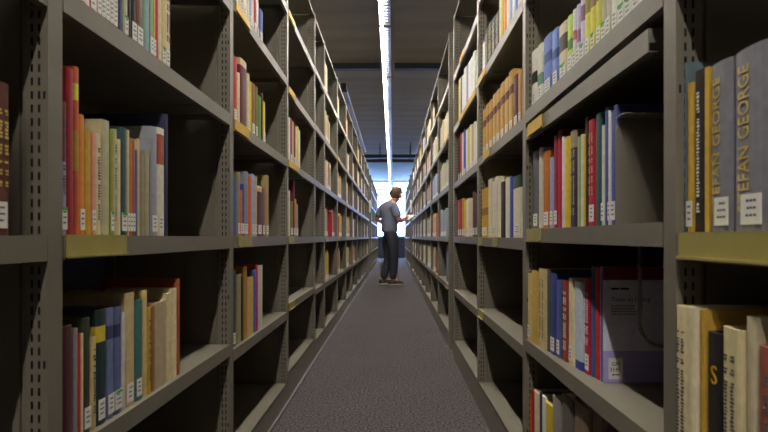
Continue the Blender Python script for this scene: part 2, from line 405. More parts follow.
# --- left third bay
for a in [(289,290.8,117,WHT),(290.9,292.6,118,RED),(292.7,294.2,121,(206,180,150)),(294.3,296,124,(110,36,50)),(296.1,297.4,127,CRM),(297.5,299.2,126,YLW),(299.3,300.6,130,WHT)]:
    Lx(3,'a', a[0], a[1]-.08, a[2], a[3], lab=1)
for a in [(288,290.8,190,CRM),(290.9,293.6,201,OLV),(293.7,295.2,180,(112,34,52)),(295.3,296.8,199,(206,150,50)),(296.9,298.6,204,GRY)]:
    Lx(3,'b', a[0], a[1]-.08, a[2], a[3], lab=1)
# --- right, bay beside the camera
Rx(0,'b', 681, 683.2, 64, (98,118,126)); Rx(0,'b', 683.4, 692.6, 82, (206,168,66), lab=1)
Rx(0,'b', 692.9, 703.4, 68, (52,44,44), title=3); Rx(0,'b', 703.8, 707.8, 67, (206,168,66))
Rx(0,'b', 708.5, 731, 56, (128,128,138), lab=1, extra='lettered GEORGE in gold', adj='thinner')
Rx(0,'b', 731.8, 766, 38, (128,128,138), lab=1, extra='lettered GEORGE in gold', adj='thicker')
Rx(0,'b', 766.6, 800, 38, CRM, lab=1); Rx(0,'b', 801, 850, 50, DBR)
Rx(0,'c', 674, 686.6, 308, (226,212,166), title=2, inset=-.006); Rx(0,'c', 686.9, 696.8, 309, (222,210,176), inset=-.006)
Rx(0,'c', 697.2, 704, 311, (190,152,60), inset=.0); Rx(0,'c', 704.4, 719.4, 335, (44,40,42), title=4, inset=.004, extra='with yellow capital letter')
Rx(0,'c', 719.8, 741.5, 332, (212,200,152), title=2, inset=.002)
Rx(0,'c', 742.2, 754, 318, (196,184,152), inset=.01); Rx(0,'c', 755.5, 790, 355, (158,84,72), title=2)
# --- right first bay, fourth shelf up
for a in [(530.5,535.8,48,WHT,[(.42,.62,(50,46,46))],1),(536.3,541.8,42,(226,228,214),[(.3,.5,(120,160,140))],1),(542.2,550.8,31,(108,134,206),[(.55,.72,(60,84,150))],1),
          (551,557.4,26,(120,144,214),[(.5,.66,(60,84,150))],1),(557.6,566,19,(216,206,172),[(.52,.8,(78,70,58))],2),(566.4,571.6,13,(196,224,110),[(.42,.6,(90,140,60))],1),
          (571.8,575.4,8,(226,220,226),[(.5,.66,(200,110,120))],1),(575.6,579.4,3,(196,190,222),[(.4,.6,(150,110,140))],1),(579.6,583.6,None,(216,210,226),[(.4,.55,(140,100,130))],2),
          (583.8,589,None,(222,222,96),[(.42,.58,(150,140,60)),(.66,.85,(170,140,80))],1),(589.2,594.6,None,(226,214,74),[(.42,.58,(150,120,70))],2),(594.8,600.4,None,(206,206,84),[(.42,.56,(150,120,70))],1),
          (600.8,605.2,None,(190,184,160),[(.5,.7,(150,140,120))],2),(605.4,610,None,(206,200,184),[(.5,.7,(150,150,140))],1),(610.2,617,None,(224,232,214),[],1),
          (617.3,624,None,(226,236,220),[],2),(624.3,631,None,(220,232,216),[],2),(631.3,638,None,WHT,[],1),(638.3,646,None,(222,224,230),[],1)]:
    Rx(1,'a', a[0], a[1], a[2], a[3], h=.25, bands=a[4], lab=1, dot=1 if a[5] == 2 else 0, inset=.016, adj='' )
# --- right first bay, third shelf up
for a in [(531.7,537.8,150,(108,112,122),1),(538,541.8,147,(206,202,184),0),(542,548.8,150,(196,116,50),1),(549,552.8,157,(150,170,214),1),(553,557,135,(160,36,60),1),(557.1,561,130,(176,40,66),0),
          (561.2,563.8,136,(226,214,214),0),(564,568.8,136,(226,200,50),0),(569,576,129,(62,52,88),0),(576.3,580,136,(156,172,120),0),(580.1,583,134,(206,214,190),0),(583.2,584.8,136,(226,200,50),0),
          (585,587,117,(84,44,40),0),(587.2,594.4,118,(178,36,62),1),(594.7,600.8,112,(46,88,90),0),(601,604,125,(216,214,196),1),(604.2,607.4,107,(72,88,160),0),(607.6,610,110,(222,220,214),1),(610.2,615.4,110,(76,90,158),1)]:
    Rx(1,'b', a[0], a[1], a[2], a[3], lab=a[4], inset=.016, bands=[(.82,1,(160,146,120))] if a[0] == 569 else [], title=1 if a[0] in (569, 587.2) else 0,
       extra='with brown top' if a[0] == 569 else '')
# --- right first bay, second shelf up
for a in [(524.2,530.3,274,(206,182,122),1),(530.5,537,272,(206,172,90),0),(537.2,545.8,270,(206,188,138),0),(546,548.8,270,(90,88,84),0),(549,555,274,(60,74,130),1),(555.2,559.8,281,(84,92,170),1),
          (560,562,280,(90,84,84),0),(562.2,567,281,(150,56,46),0),(567.3,573,279,(224,214,170),1),(573.3,582.3,283,(196,206,222),0),(582.6,589.8,280,(170,34,62),1),
          (590,593.8,267,(62,96,150),0),(594,598.4,268,(196,46,46),0)]:
    Rx(1,'c', a[0], a[1], a[2], a[3], lab=a[4], inset=.004+.042*(a[0]-524)/76, title={537.2:2, 562.2:3, 582.6:3}.get(a[0], 0), bands=[(0,.1,(50,60,150))] if a[0] == 573.3 else [], extra='with blue foot' if a[0] == 573.3 else '')
# --- right first bay, bottom shelf
RS[1]['d'] = .13; RS[0]['d'] = .13
for a in [(526.5,529.4,397,(216,126,50)),(529.6,533,392,(186,44,40)),(533.2,538.8,395,(220,206,170)),(539,541,394,(56,52,56)),(541.2,544.4,398,(224,222,214)),(544.6,551,407,(216,190,50)),
          (551.3,560,402,(150,144,140)),(560.4,572,402,(96,90,88)),(572.4,590,412,(120,100,80)),(590.4,606,414,(96,84,76))]:
    Rx(1,'d', a[0], a[1], a[2], a[3], inset=.014)
# --- right second bay
x = 482.0
for k, w in enumerate((3.0,3.4,3.6,3.6,4.0,4.2,4.3,4.5)):
    Rx(2,'a', x, x+w-.12, None, (198,152,72) if k % 3 else (206,168,94), h=.235+.004*(k % 2), bands=[(.62,.76,(110,62,36))], lab=1, extra='with brown title band', inset=.02); x += w
Rx(2,'a', 512.8, 517.2, 73, (96,44,52), lab=1, inset=.02); Rx(2,'a', 517.4, 520.6, 71, (200,150,90), lab=1, inset=.02)
Rx(2,'a2', 481.9, 484.2, 38, WHT, bands=[(.9,.95,(190,40,50)),(.95,1,(60,70,160))], extra='with red and blue top')
for k, a in enumerate([(484.3,487.7,27),(487.9,491.2,20),(491.4,494.8,15),(495,498.4,10)]): Rx(2,'a2', a[0], a[1], a[2], (62,58,56), title=1, lab=0)
for a in [(498.7,501,(226,220,160)),(501.1,503,(206,180,60)),(503.2,505.8,(222,130,60)),(506,508.6,WHT),(508.8,511.4,LBL),(511.6,514.4,WHT),(514.6,517,(90,110,190)),(517.2,520,WHT)]:
    Rx(2,'a2', a[0], a[1], None, a[2], h=.25)
for a in [(480.5,487.3,187,(206,164,60),1),(487.5,491.8,178,(216,204,176),1),(492,494.6,181,(226,220,200),1),(494.7,497.4,176,(216,208,184),0),(497.5,499.8,180,(228,220,196),0),(500,504.4,181,(56,40,42),0),
          (504.6,509,177,(222,214,186),0),(509.2,511.8,176,(66,80,170),0),(512,520.6,174,(226,218,184),1)]:
    Rx(2,'b', a[0], a[1], a[2], a[3], lab=a[4], bands=[(.8,1,(40,72,54))] if a[0] == 512 else ([(.45,.6,(150,110,40))] if a[0] == 480.5 else []), extra='with dark green top' if a[0] == 512 else '')
# --- right third bay
x = 458.2
for w, c, yt in [(1.8,YLW,78),(1.6,BLU,76),(2,WHT,74),(2.2,WHT,66),(2,LAV,64),(2.2,WHT,60),(2.2,(222,226,236),56),(2.4,WHT,50)]:
    Rx(3,'a2', x, x+w-.1, yt, c, inset=.02); x += w
x = 457.8
for w, c, yt in [(1.8,DBR,137),(1.7,RED,133),(1.8,(226,200,200),132),(2.2,(50,70,190),128),(2,WHT,129),(1.8,YLW,127),(2,WHT,124),(1.9,(206,180,140),124),(2.2,(226,222,190),121),(1.6,WHT,124)]:
    Rx(3,'a', x, x+w-.1, yt, c, lab=1, inset=.02); x += w
x = 457.4
for w, c, yt in [(2,(196,90,110),200),(2,RED,199),(2.4,(206,160,60),198),(2,YLW,200),(2.2,WHT,199),(2,CRM,198),(2.2,(216,200,170),198),(2.6,(96,60,46),191),(2.4,(80,50,42),192)]:
    Rx(3,'b', x, x+w-.1, yt, c, lab=1, inset=.02); x += w
# --- far bays, filled from the look of the photograph
rnd = random.Random(11)
PALR = [WHT,WHT,CRM,CRM,(206,204,196),TAN,RED,BLU,(206,160,60),YLW,GRY,DGR,(226,220,190),(190,200,220),BRN,DBR]
PALL = [YLW,(206,176,60),CRM,CRM,WHT,TAN,(200,160,70),(90,60,50),(190,100,60),GRY]
def fill(s, i, y0, y1, lv, frac, pal, start=0, wmin=.022, wmax=.05, hm=.24, S=None):
    y = y1-.02 - start if s > 0 else y0+.06+start
    lim = frac*(y1-y0-.1); used = 0
    while used < lim:
        w = rnd.uniform(wmin, wmax)
        if used+w > y1-y0-.1-start: break
        c = rnd.choice(pal); h = hm*rnd.uniform(.84, 1.08)
        z = (LS if s < 0 else RS).get(i, lev())[lv]
        if s > 0: add(s, i, lv, y-w, y-.001, z+h, c, inset=.02, lab=1)
        else: add(s, i, lv, y, y+w-.001, z+h, c, inset=.015, lab=1)
        y += -w if s > 0 else w; used += w
for k in range(len(RP2)-1):
    i = k+4; y0, y1 = RP2[k], RP2[k+1]
    special = {(0,'b'): [(176,184,190),(160,170,180)], (1,'b'): [ORG,YLW,(206,120,60),CRM,WHT], (0,'a'): [(206,206,190),CRM,(190,190,176)], (1,'a'): [LBL,BLU,WHT,(190,196,226)],
               (0,'a2'): [CRM,(226,220,180),TAN], (2,'a2'): [RED,WHT,CRM]}
    for lv, fr in (('a3', [.0,.3,.5,.4,.3,.5,.4,.5][k]), ('a2', .75), ('a', .85), ('b', [.6,.55,.8,.5,.7,.8,.6,.7][k]), ('c', [0,.45,.5,.3,.5,.4,.5,.4][k])):
        if fr: fill(1, i, y0, y1, lv, fr, special.get((k,lv), PALR), start=rnd.choice((0,0,.1)), wmin=.026, wmax=.055)
add(1, 4, 'c', 4.40, 4.47, RS.get(4, lev())['c']+.30, (120,136,160), inset=.02, adj='large'); add(1, 4, 'c', 4.475, 4.55, RS.get(4, lev())['c']+.30, (130,146,166), inset=.02, adj='large')
for k in range(5, len(LP)-1):
    for lv, fr in (('a3', .25), ('a2', .3), ('a', .3), ('b', .35), ('c', .3)):
        if rnd.random() < .72: fill(-1, k, LP[k], LP[k+1], lv, fr*rnd.uniform(.5,1.3), PALL, start=rnd.uniform(0,.3), wmin=.026, wmax=.05)
fill(-1, 5, LP[5], LP[6], 'b', .2, [RED,WHT,(200,120,60)], start=.62, wmin=.02, wmax=.03)
FAR2 = []
for s in (-1, 1):
    for j in range(6):
        for z in (.5,.86,1.26,1.66,2.06):
            if rnd.random() < .8: FAR2.append((s, 13.6+j, z))

LVW = dict(d='bottom shelf', c='second shelf up', b='third shelf up', a='fourth shelf up', a2='fifth shelf up', a3='sixth shelf up')
LVG = dict(d='bottom', c='second', b='third', a='fourth', a2='fifth', a3='sixth')
def cover_into(bm, s, w, h, d, bands, base=0, round_=True):
    """U-shaped case: outer outline of spine and boards, cut in bands up the height; local x runs into the shelf (s), y across the thickness"""
    t = min(.0026, w*.18)
    r = min(.005, w*.22) if round_ else 0
    out = [(d, 0), (r*.9, 0), (r*.35, w*.12), (0, w*.32), (0, w*.68), (r*.35, w*.88), (r*.9, w), (d, w)]
    inn = [(d, w-t), (t+r*.6, w-t), (t+r*.6, t), (d, t)]
    pts = out + inn
    zs = sorted({0, 1} | {z for b in bands for z in b[:2]})
    ring = [[bm.verts.new((s*x, y, z*h)) for x, y in pts] for z in zs]
    n = len(pts)
    for k in range(len(zs)-1):
        zm = (zs[k]+zs[k+1])/2; mi = base
        for q, b in enumerate(bands):
            if b[0] <= zm <= b[1]: mi = base+1+q
        for i in range(n):
            f = bm.faces.new((ring[k][i], ring[k][(i+1)%n], ring[k+1][(i+1)%n], ring[k+1][i]))
            f.material_index = mi if i < 7 else base
    tops = base
    bm.faces.new(ring[0][::-1]).material_index = base
    bm.faces.new(ring[-1]).material_index = tops
RND = random.Random(3)
def make_book(b, label, group):
    s = b['s']; X = s*((B if s > 0 else A) + b['inset']); w = b['y1']-b['y0']; h, d = b['h'], b['depth']
    e = empty('book', (X, b['y0'], b['z']+.0006), label, 'book', group)
    if b['lean']: e.rotation_euler = (b['lean'], 0, 0)
    bm = bmesh.new(); cover_into(bm, s, w, h, d, b['bands'])
    obj('cover', bm, [bmat(b['c'])] + [bmat(q[2]) for q in b['bands']], e)
    t = min(.0026, w*.18)+.0002; r = min(.005, w*.22)
    bm = bmesh.new(); box(bm, s*(t+r*.62), s*(d-.004), t, w-t, .003, h-.004)
    obj('page_block', bm, PAPER, e)
    if b['lab']:
        lw = w*.86 if w < .03 else w*.62
        y0 = (w-lw)/2 if w < .03 else w*.10; z0 = .010; lh = .038 if b['lab'] == 1 else .062
        bm = bmesh.new(); box(bm, -s*.0010, s*.0006, y0, y0+lw, z0, z0+lh, 0)
        for q in range(3 if b['lab'] == 1 else 5):
            zz = z0+lh*.74-q*lh*(.24 if b['lab'] == 1 else .15)
            a_ = y0+lw*RND.uniform(.14,.26); c_ = y0+lw*RND.uniform(.66,.88); n_ = 3
            for j in range(n_):
                u0 = a_+(c_-a_)*j/n_; u1 = u0+(c_-a_)/n_*.74
                box(bm, -s*.0012, -s*.0010, u0, u1, zz, zz+.0030, 1)
        if b['dot']: box(bm, -s*.0013, -s*.0010, y0, y0+lw, z0+lh-.006, z0+lh, 2)
        obj('spine_label', bm, [WHITE, INK, GREEN], e)
    if b['title']:
        bm = bmesh.new(); z = .07 if b['lab'] else .03; mid = w*.5; hw = min(.0038, w*.2)
        m_ = {1: GOLD, 2: INK, 3: WHITE, 4: YEL}[b['title']]
        if b['title'] == 4: z = h*.55
        else:
            zend = h*.86
            while z < zend:
                l_ = RND.uniform(.0018,.0042)
                for mm in ((mid,) if w < .028 else (mid-w*.17, mid+w*.2)):
                    box(bm, -s*.0008, s*.0004, mm-hw*RND.uniform(.4,1), mm+hw*RND.uniform(.4,1), z, z+l_)
                z += l_ + (.0020 if RND.random() < .8 else .009)
            obj('spine_title', bm, m_, e)
    return e
def tidy():
    rr = {}
    for b in BOOKS: rr.setdefault((b['s'], b['i'], b['lv']), []).append(b)
    for row in rr.values():
        row.sort(key=lambda b: b['y0']+b['y1'])
        for p_, q_ in zip(row, row[1:]):
            if q_['y0'] < p_['y1']+.0004:
                m_ = (q_['y0']+p_['y1'])/2
                p_['y1'] = max(m_-.0002, p_['y0']+.005); q_['y0'] = p_['y1']+.0004; q_['y1'] = max(q_['y1'], q_['y0']+.005)
tidy()
# rank by size in the picture
def picsize(b):
    P = B if b['s'] > 0 else A
    w = P*F/b['y0']-P*F/b['y1'] if b['y0'] > .05 else 99
    hpx = b['h']*F/max(b['y0'], .3)
    topy = HY-(b['z']-EYE)*F/max(b['y0'], .3)
    if topy < 0 : return w*1.0
    return w*hpx
BOOKS.sort(key=picsize, reverse=True)
NEAR, REST = BOOKS[:300], BOOKS[300:]
from collections import defaultdict
rows = defaultdict(list)
for b in NEAR: rows[(b['s'], b['i'], b['lv'])].append(b)
EB = {}
for key in sorted(rows):
    s, i, lv = key; row = sorted(rows[key], key=lambda b: b['y0'])
    side = 'left' if s < 0 else 'right'
    bay = 'cut-off %s bay' % side if i == 0 else '%s %s bay' % (ordw(i), side)
    for k, b in enumerate(row):
        d = (b['adj']+' ' if b['adj'] else '') + cname(b['c']) + ' book' + (' '+b['extra'] if b['extra'] else '')
        lab = '%s, %s from front, %s shelf, %s' % (d, ordw(k+1), LVG[lv], bay)
        if lv == 'd': lab = '%s, %s from front, bottom shelf, %s' % (d, ordw(k+1), bay)
        b['e'] = make_book(b, lab, 'books on the %s shelf of the %s' % (LVG[lv], bay))
        EB[(s, i, lv, k)] = b
# everything beyond the 300: one mass of distant books
bm = bmesh.new(); pal = []; 
def pi(c):
    if c not in pal: pal.append(c)
    return pal.index(c)
for b in REST:
    s = b['s']; X = s*((B if s > 0 else A)+b['inset']); w = b['y1']-b['y0']; z = b['z']+.0006
    box(bm, X, X+s*b['depth'], b['y0'], b['y1'], z, z+b['h'], pi(b['c']))
    if b['lab']: box(bm, X-s*.001, X, b['y0']+w*.1, b['y1']-w*.1, z+.01, z+.045, pi((228,227,220)))
for s, y0, z in FAR2:
    y = y0+.08+rnd.uniform(0,.2); P = (B if s > 0 else A)+.02
    while y < y0+rnd.uniform(.5,.9):
        w = rnd.uniform(.03,.06); h = rnd.uniform(.19,.26)
        box(bm, s*P, s*(P+.17), y, y+w-.001, z+.0006, z+h, pi(rnd.choice(PALR))); y += w
o = obj('distant_books', bm, [bmat(c) for c in pal]); tag(o, 'small mixed coloured books filling the far ends of both racks', 'books', kind='stuff')

# gold lettering of the two slate volumes
for b in [q for q in NEAR if 'GEORGE' in q['extra']]:
    w = b['y1']-b['y0']; sz = w*.50
    me = text_mesh('STEFAN GEORGE', sz, .0003, 1.02)
    xs_ = [v.co.x for v in me.vertices]; L = max(xs_)-min(xs_)
    k = (b['h']*.80)/L
    me.transform(Matrix.Scale(k, 4, (1,0,0)))
    ys = [v.co.y for v in me.vertices]; cy = (min(ys)+max(ys))/2
    me.transform(Matrix.Translation((0, -cy, 0)))
    # text x -> up, text y -> away from the camera's left, normal towards the aisle
    me.transform(Matrix(((0,0,-1,0),(0,1,0,0),(1,0,0,0),(0,0,0,1))))
    o = put('spine_lettering', me, b['e'], (-.0006, w*.64, b['h']*.11)); me.materials.clear(); me.materials.append(GOLD)
for b in [q for q in NEAR if 'capital letter' in q['extra']]:
    w = b['y1']-b['y0']
    me = text_mesh('S', .036, .0003); me.materials.clear(); me.materials.append(YEL)
    me.transform(Matrix(((0,0,-1,0),(-1,0,0,0),(0,1,0,0),(0,0,0,1))))
    put('spine_lettering', me, b['e'], (-.0006, w*.62, b['h']*.70))

# things standing behind or ending the rows
def slab(name, label, cat, x0, x1, y0, y1, z0, z1, c, parts=None):
    e = empty(name, ((x0+x1)/2, (y0+y1)/2, z0), label, cat)
    return e
def big_box(name, label, cat, x0, x1, y0, y1, z, h, c):
    """slipcase / folder box: sides with an open top rim and a filling"""
    e = empty(name, (x0, y0, z+.0006), label, cat)
    W, D = x1-x0, y1-y0
    bm = bmesh.new(); t = .003
    box(bm, 0, W, 0, t, 0, h); box(bm, 0, W, D-t, D, 0, h); box(bm, 0, t, t, D-t, 0, h); box(bm, W-t, W, t, D-t, 0, h); box(bm, t, W-t, t, D-t, 0, t)
    obj('case', bm, bmat(c), e)
    bm = bmesh.new(); box(bm, t+.001, W-t-.001, t+.001, D-t-.001, t+.001, h-.008); obj('page_block', bm, PAPER, e)
    return e
#big_box('storage_box', 'long navy box behind the books, third shelf up, first left bay', 'box', -A-.40, -A-.22, 1.0, 1.36, .862, .285, (50,54,84))
#big_box('storage_box', 'orange box file behind the books, second shelf up, first left bay', 'box', -A-.36, -A-.20, 1.22, 1.52, .50, .275, (176,92,50))
big_box('storage_box', 'black box behind the books, second shelf up, first left bay', 'box', -A-.40, -A-.22, .93, 1.12, .50, .295, (40,38,44))
big_box('large_book', 'tall yellow book behind the others, second shelf up, second left bay', 'book', -A-.34, -A-.19, 2.02, 2.05, .473, .33, (206,190,40))
big_box('large_book', 'tall olive book behind the others, third shelf up, second left bay', 'book', -A-.34, -A-.19, 2.02, 2.05, .862, .33, (120,112,70))
big_box('large_book', 'large beige book behind the cream ones, second shelf up, cut-off right bay', 'book', B+.19, B+.36, .70, .73, .50, .27, (206,190,140))
# large blue folder behind the bookend, right first bay
big_box('large_book', 'large blue folder pressed behind the grey bookend, first right bay', 'folder', B+.016, B+.26, 1.071, 1.083, .884, .240, (62,78,142))
def plate(name, label, x0, x1, y, z0, z1, rad, corner, up, m):
    """sheet-steel bookend: rounded plate with a foot"""
    e = empty(name, (x0, y, z0), label, 'bookend')
    W, Hh = x1-x0, z1-z0
    pts = []
    if corner == 'top': 
        pts = [(0,0)] + [(rad-rad*math.cos(t), Hh-rad+rad*math.sin(t)) for t in [i*math.pi/16 for i in range(9)]] + [(W, Hh), (W, 0)]
    else:
        pts = [(0,Hh)] + [(rad-rad*math.cos(t), rad-rad*math.sin(t)) for t in [i*math.pi/16 for i in range(9)]] + [(W,0),(W,Hh)]
    bm = bmesh.new()
    a = [bm.verts.new((x, 0, z)) for x, z in pts]; b = [bm.verts.new((x, .003, z)) for x, z in pts]
    bm.faces.new(a); bm.faces.new(b[::-1])
    for i in range(len(a)): bm.faces.new((a[i], a[(i+1)%len(a)], b[(i+1)%len(a)], b[i]))
    obj('plate', bm, m, e)
    bm = bmesh.new()
    if up: box(bm, 0, W, .003, .12, 0.0005, .0015)
    else: box(bm, 0, W, -.04, 0.003, Hh-.002, Hh)
    obj('foot', bm, m, e)
    return e
plate('bookend', 'wide grey steel bookend with rounded corner, third shelf up, first right bay', B+.012, B+.27, 1.066, .8845, 1.098, .03, 'top', False, STEEL)
e = empty('bookend', (B+.084, 1.12, .631), 'bent grey wire bookend hanging before the lavender book, first right bay', 'bookend')
bm = bmesh.new()
pth = [(0,.212),(0,.05)] + [(.05-.05*math.cos(t), .05-.05*math.sin(t)) for t in [i*math.pi/16 for i in range(1,9)]] + [(.16,0)]
for (xa, za), (xb, zb) in zip(pth, pth[1:]): cyl(bm, (xa, 0, za), (xb, 0, zb), .0042, 10)
obj('rod', bm, mat('grey_bookend', (120,116,112), .45), e)
bm = bmesh.new(); box(bm, -.012, .012, -.02, .02, .2095, .2125); obj('clip', bm, STEEL, e)
# lavender paperback facing the camera
e = empty('large_paperback', (B+.0455, 1.217, .5306), 'large lavender paperback with red top facing the camera, first right bay', 'book')
W, Dk, Hh = .215, .016, .262
bm = bmesh.new()
box(bm, 0, W, 0, .001, 0, .072, 1); box(bm, 0, W, 0, .001, .072, Hh-.030, 0); box(bm, 0, W, 0, .001, Hh-.030, Hh, 2)
box(bm, 0, .001, .001, Dk, 0, Hh, 3); box(bm, 0, W, Dk, Dk+.001, 0, Hh, 0)
obj('cover', bm, [bmat((222,218,238)), bmat((176,164,218)), bmat((120,24,48)), bmat((70,100,160))], e)
bm = bmesh.new(); box(bm, .002, W-.002, .001, Dk, .002, Hh-.002); obj('page_block', bm, PAPER, e)
bm = bmesh.new(); box(bm, .012, .044, -.0008, 0, .008, .056); obj('shelf_mark_label', bm, WHITE, e)
INKD = mat('dark_print', (34,32,44), .8)
def ftext(body, size, x, z, m, name, y=-.0012):
    me = text_mesh(body, size, .0002); me.materials.clear(); me.materials.append(m)
    me.transform(Matrix(((1,0,0,0),(0,0,-1,0),(0,1,0,0),(0,0,0,1))))
    put(name, me, e, (x, y, z))
ftext('GM', .0125, .0185, .038, INKD, 'label_text'); ftext('3141', .0125, .0140, .0255, INKD, 'label_text')
bm = bmesh.new(); box(bm, .020, .027, -.0012, -.0008, .0165, .0195); box(bm, .0285, .036, -.0012, -.0008, .0165, .0195); obj('label_small_print', bm, INK, e)
ftext('Texte im Dialog', .0135, .018, .184, INKD, 'cover_title', -.0004)
bm = bmesh.new(); box(bm, .018, .036, -.0005, 0, .210, .2145); box(bm, .039, .058, -.0005, 0, .210, .2145); obj('cover_small_print', bm, INKD, e)
for k in range(4): 
    bm = bmesh.new(); xx = .018
    while xx < .072:
        l_ = RND.uniform(.003,.008); box(bm, xx, xx+l_, -.0005, 0, .172-k*.0062, .1745-k*.0062); xx += l_+.002
    obj('cover_small_print', bm, INK, e)
# ------------------------------------------------------------------ lights over the aisle
EMIT = mat('fluorescent_tube', (255,255,255), .5, emit=((1.0,.93,.82), 135.0))
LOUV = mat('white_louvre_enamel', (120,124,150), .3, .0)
HOUS = mat('white_light_housing', (170,170,172), .4)
TUBEX = -.101
CEIL_FILL = 27.0  # strength of the added unseen lamps that brighten the ceiling
def fixture_meshes():
    d = {}
    L = 1.50
    bm = bmesh.new()
    box(bm, -.116, -.022, 0, L, 2.775, 2.800); box(bm, -.024, -.021, 0, L, 2.735, 2.775); box(bm, -.117, -.114, 0, L, 2.728, 2.775)
    box(bm, -.116, -.022, 0, .012, 2.735, 2.775); box(bm, -.116, -.022, L-.012, L, 2.735, 2.775)
    d['housing'] = finish(bm, 'housing', [HOUS])
    bm = bmesh.new()
    n = 26
    for k in range(1, n):
        y = k*L/n
        box(bm, -.086, -.024, y-.006, y+.006, 2.733, 2.745)
    box(bm, -.087, -.085, .012, L-.012, 2.7295, 2.757); box(bm, -.056, -.054, .012, L-.012, 2.735, 2.757)
    d['louvre'] = finish(bm, 'louvre', [LOUV])
    bm = bmesh.new(); cyl(bm, (TUBEX, .02, 2.742), (TUBEX, L-.02, 2.742), .0115, 10)
    d['tube'] = finish(bm, 'tube', [EMIT])
    bm = bmesh.new(); cyl(bm, (-.055, .02, 2.767), (-.055, L-.02, 2.767), .005, 8)
    d['inner_tube'] = finish(bm, 'inner_tube', [mat('inner_fluorescent_tube', (255,255,255), .5, emit=((.75,.83,1.0), 4.5))])
    bm = bmesh.new(); cyl(bm, (-.07, -.012, 2.735), (-.07, .012, 2.735), .0, 3) if False else box(bm, -.119, -.019, -.014, .010, 2.728, 2.80)
    d['end_clamp'] = finish(bm, 'end_clamp', [mat('clamp_black', (40,40,44), .5)])
    return d
fx = fixture_meshes()
y = -1.28-3*1.515; k = -3
FXY = []
while y < 20.2:
    e = empty('ceiling_light', (0, y, 0), ('slim louvred strip light over the aisle, %s in view from the camera' % ordw(k-2)) if k > 2 else 'slim louvred strip light above or behind the camera, out of view', 'ceiling light', 'strip lights in a line over the aisle')
    for nm in ('housing','louvre','tube','inner_tube','end_clamp'): put(nm, fx[nm], e)
    FXY.append(y); y += 1.515; k += 1
# unseen lamps over the aisles either side, added to brighten the ceiling
fb = {}
bm = bmesh.new(); box(bm, -.03, .03, 0, 1.45, 2.785, 2.815); box(bm, -.01, .01, .3, .32, 2.815, CEIL); box(bm, -.01, .01, 1.1, 1.12, 2.815, CEIL)
box(bm, -.02, .02, 0, .012, 2.72, 2.785); box(bm, -.02, .02, 1.438, 1.45, 2.72, 2.785)
fb['housing'] = finish(bm, 'housing', [HOUS])
bm = bmesh.new(); cyl(bm, (0, .014, 2.745), (0, 1.436, 2.745), .013, 8); fb['tube'] = finish(bm, 'tube', [mat('ceiling_fill_tube', (255,255,255), .5, emit=((1.0,.93,.84), CEIL_FILL))])
for sx, side in ((-1.95, 'left'), (1.85, 'right')):
    for q in range(9):
        e = empty('ceiling_light', (sx, -2.0+q*2.0, 0), 'added strip light over the unseen aisle on the %s, brightening the ceiling' % side, 'ceiling light', 'added strip lights over the unseen aisle on the %s' % side)
        put('housing', fb['housing'], e); put('tube', fb['tube'], e)
# mounting rail above the lamps with hanger rods
bm = bmesh.new(); box(bm, -.150, .018, YB+.1, 21.6, 2.865, 2.885); box(bm, -.150, -.146, YB+.1, 21.6, 2.885, 2.92); box(bm, .014, .018, YB+.1, 21.6, 2.885, 2.92)
for y in FXY:
    box(bm, -.075, -.063, y+.2, y+.212, 2.80, 2.865); box(bm, -.075, -.063, y+1.2, y+1.212, 2.80, 2.865)
    cyl(bm, (-.066, y+.7, 2.885), (-.066, y+.7, CEIL), .004, 6)
tag(obj('mounting_rail', bm, mat('rail_paint', (120,115,105), .6)), 'flat grey mounting rail running above the strip lights', 'rail')
# tube above the left racks; its blue is daylight reflection put into the colour
e = empty('conduit', (-.572, 6.22, 2.61), 'square conduit running along above the left rack, blue daylight reflection in its colour', 'conduit')
bm = bmesh.new(); box(bm, -.022, .022, .16, 4.75, -.022, .022); obj('tube', bm, mat('conduit_daylight_blue', (176,188,226), .3, .0), e)
bm = bmesh.new(); box(bm, -.03, .03, 0, .16, -.03, .03); obj('end_cap', bm, BLACKM, e)
bm = bmesh.new()
for yy in (.5, 2.5, 4.4): box(bm, -.006, .006, yy, yy+.03, RT-2.61-.002, -.022)
obj('bracket', bm, STEEL, e)
# two cable trays crossing before the window zone
for nm, y, z, c, lab in (('cable_tray', 13.0, 2.815, (44,46,56), 'dark cable tray crossing under the ceiling, nearer of two'),
                         ('cable_tray', 13.5, 2.77, (70,66,64), 'brownish cable tray crossing under the ceiling, farther of two')):
    e = empty(nm, (0, y, z), lab, 'cable tray')
    bm = bmesh.new(); box(bm, -3.5, 3.5, 0, .10, -.03, -.026); box(bm, -3.5, 3.5, 0, .004, -.03, .04); box(bm, -3.5, 3.5, .096, .10, -.03, .04)
    obj('tray', bm, mat('tray_%d' % c[0], c, .6), e)
    for x in (-2.4, -.32, .43, 2.4):
        bm = bmesh.new(); cyl(bm, (x, .05, -.026), (x, .05, CEIL-z), .008, 8); obj('hanger_rod', bm, DARKM, e)

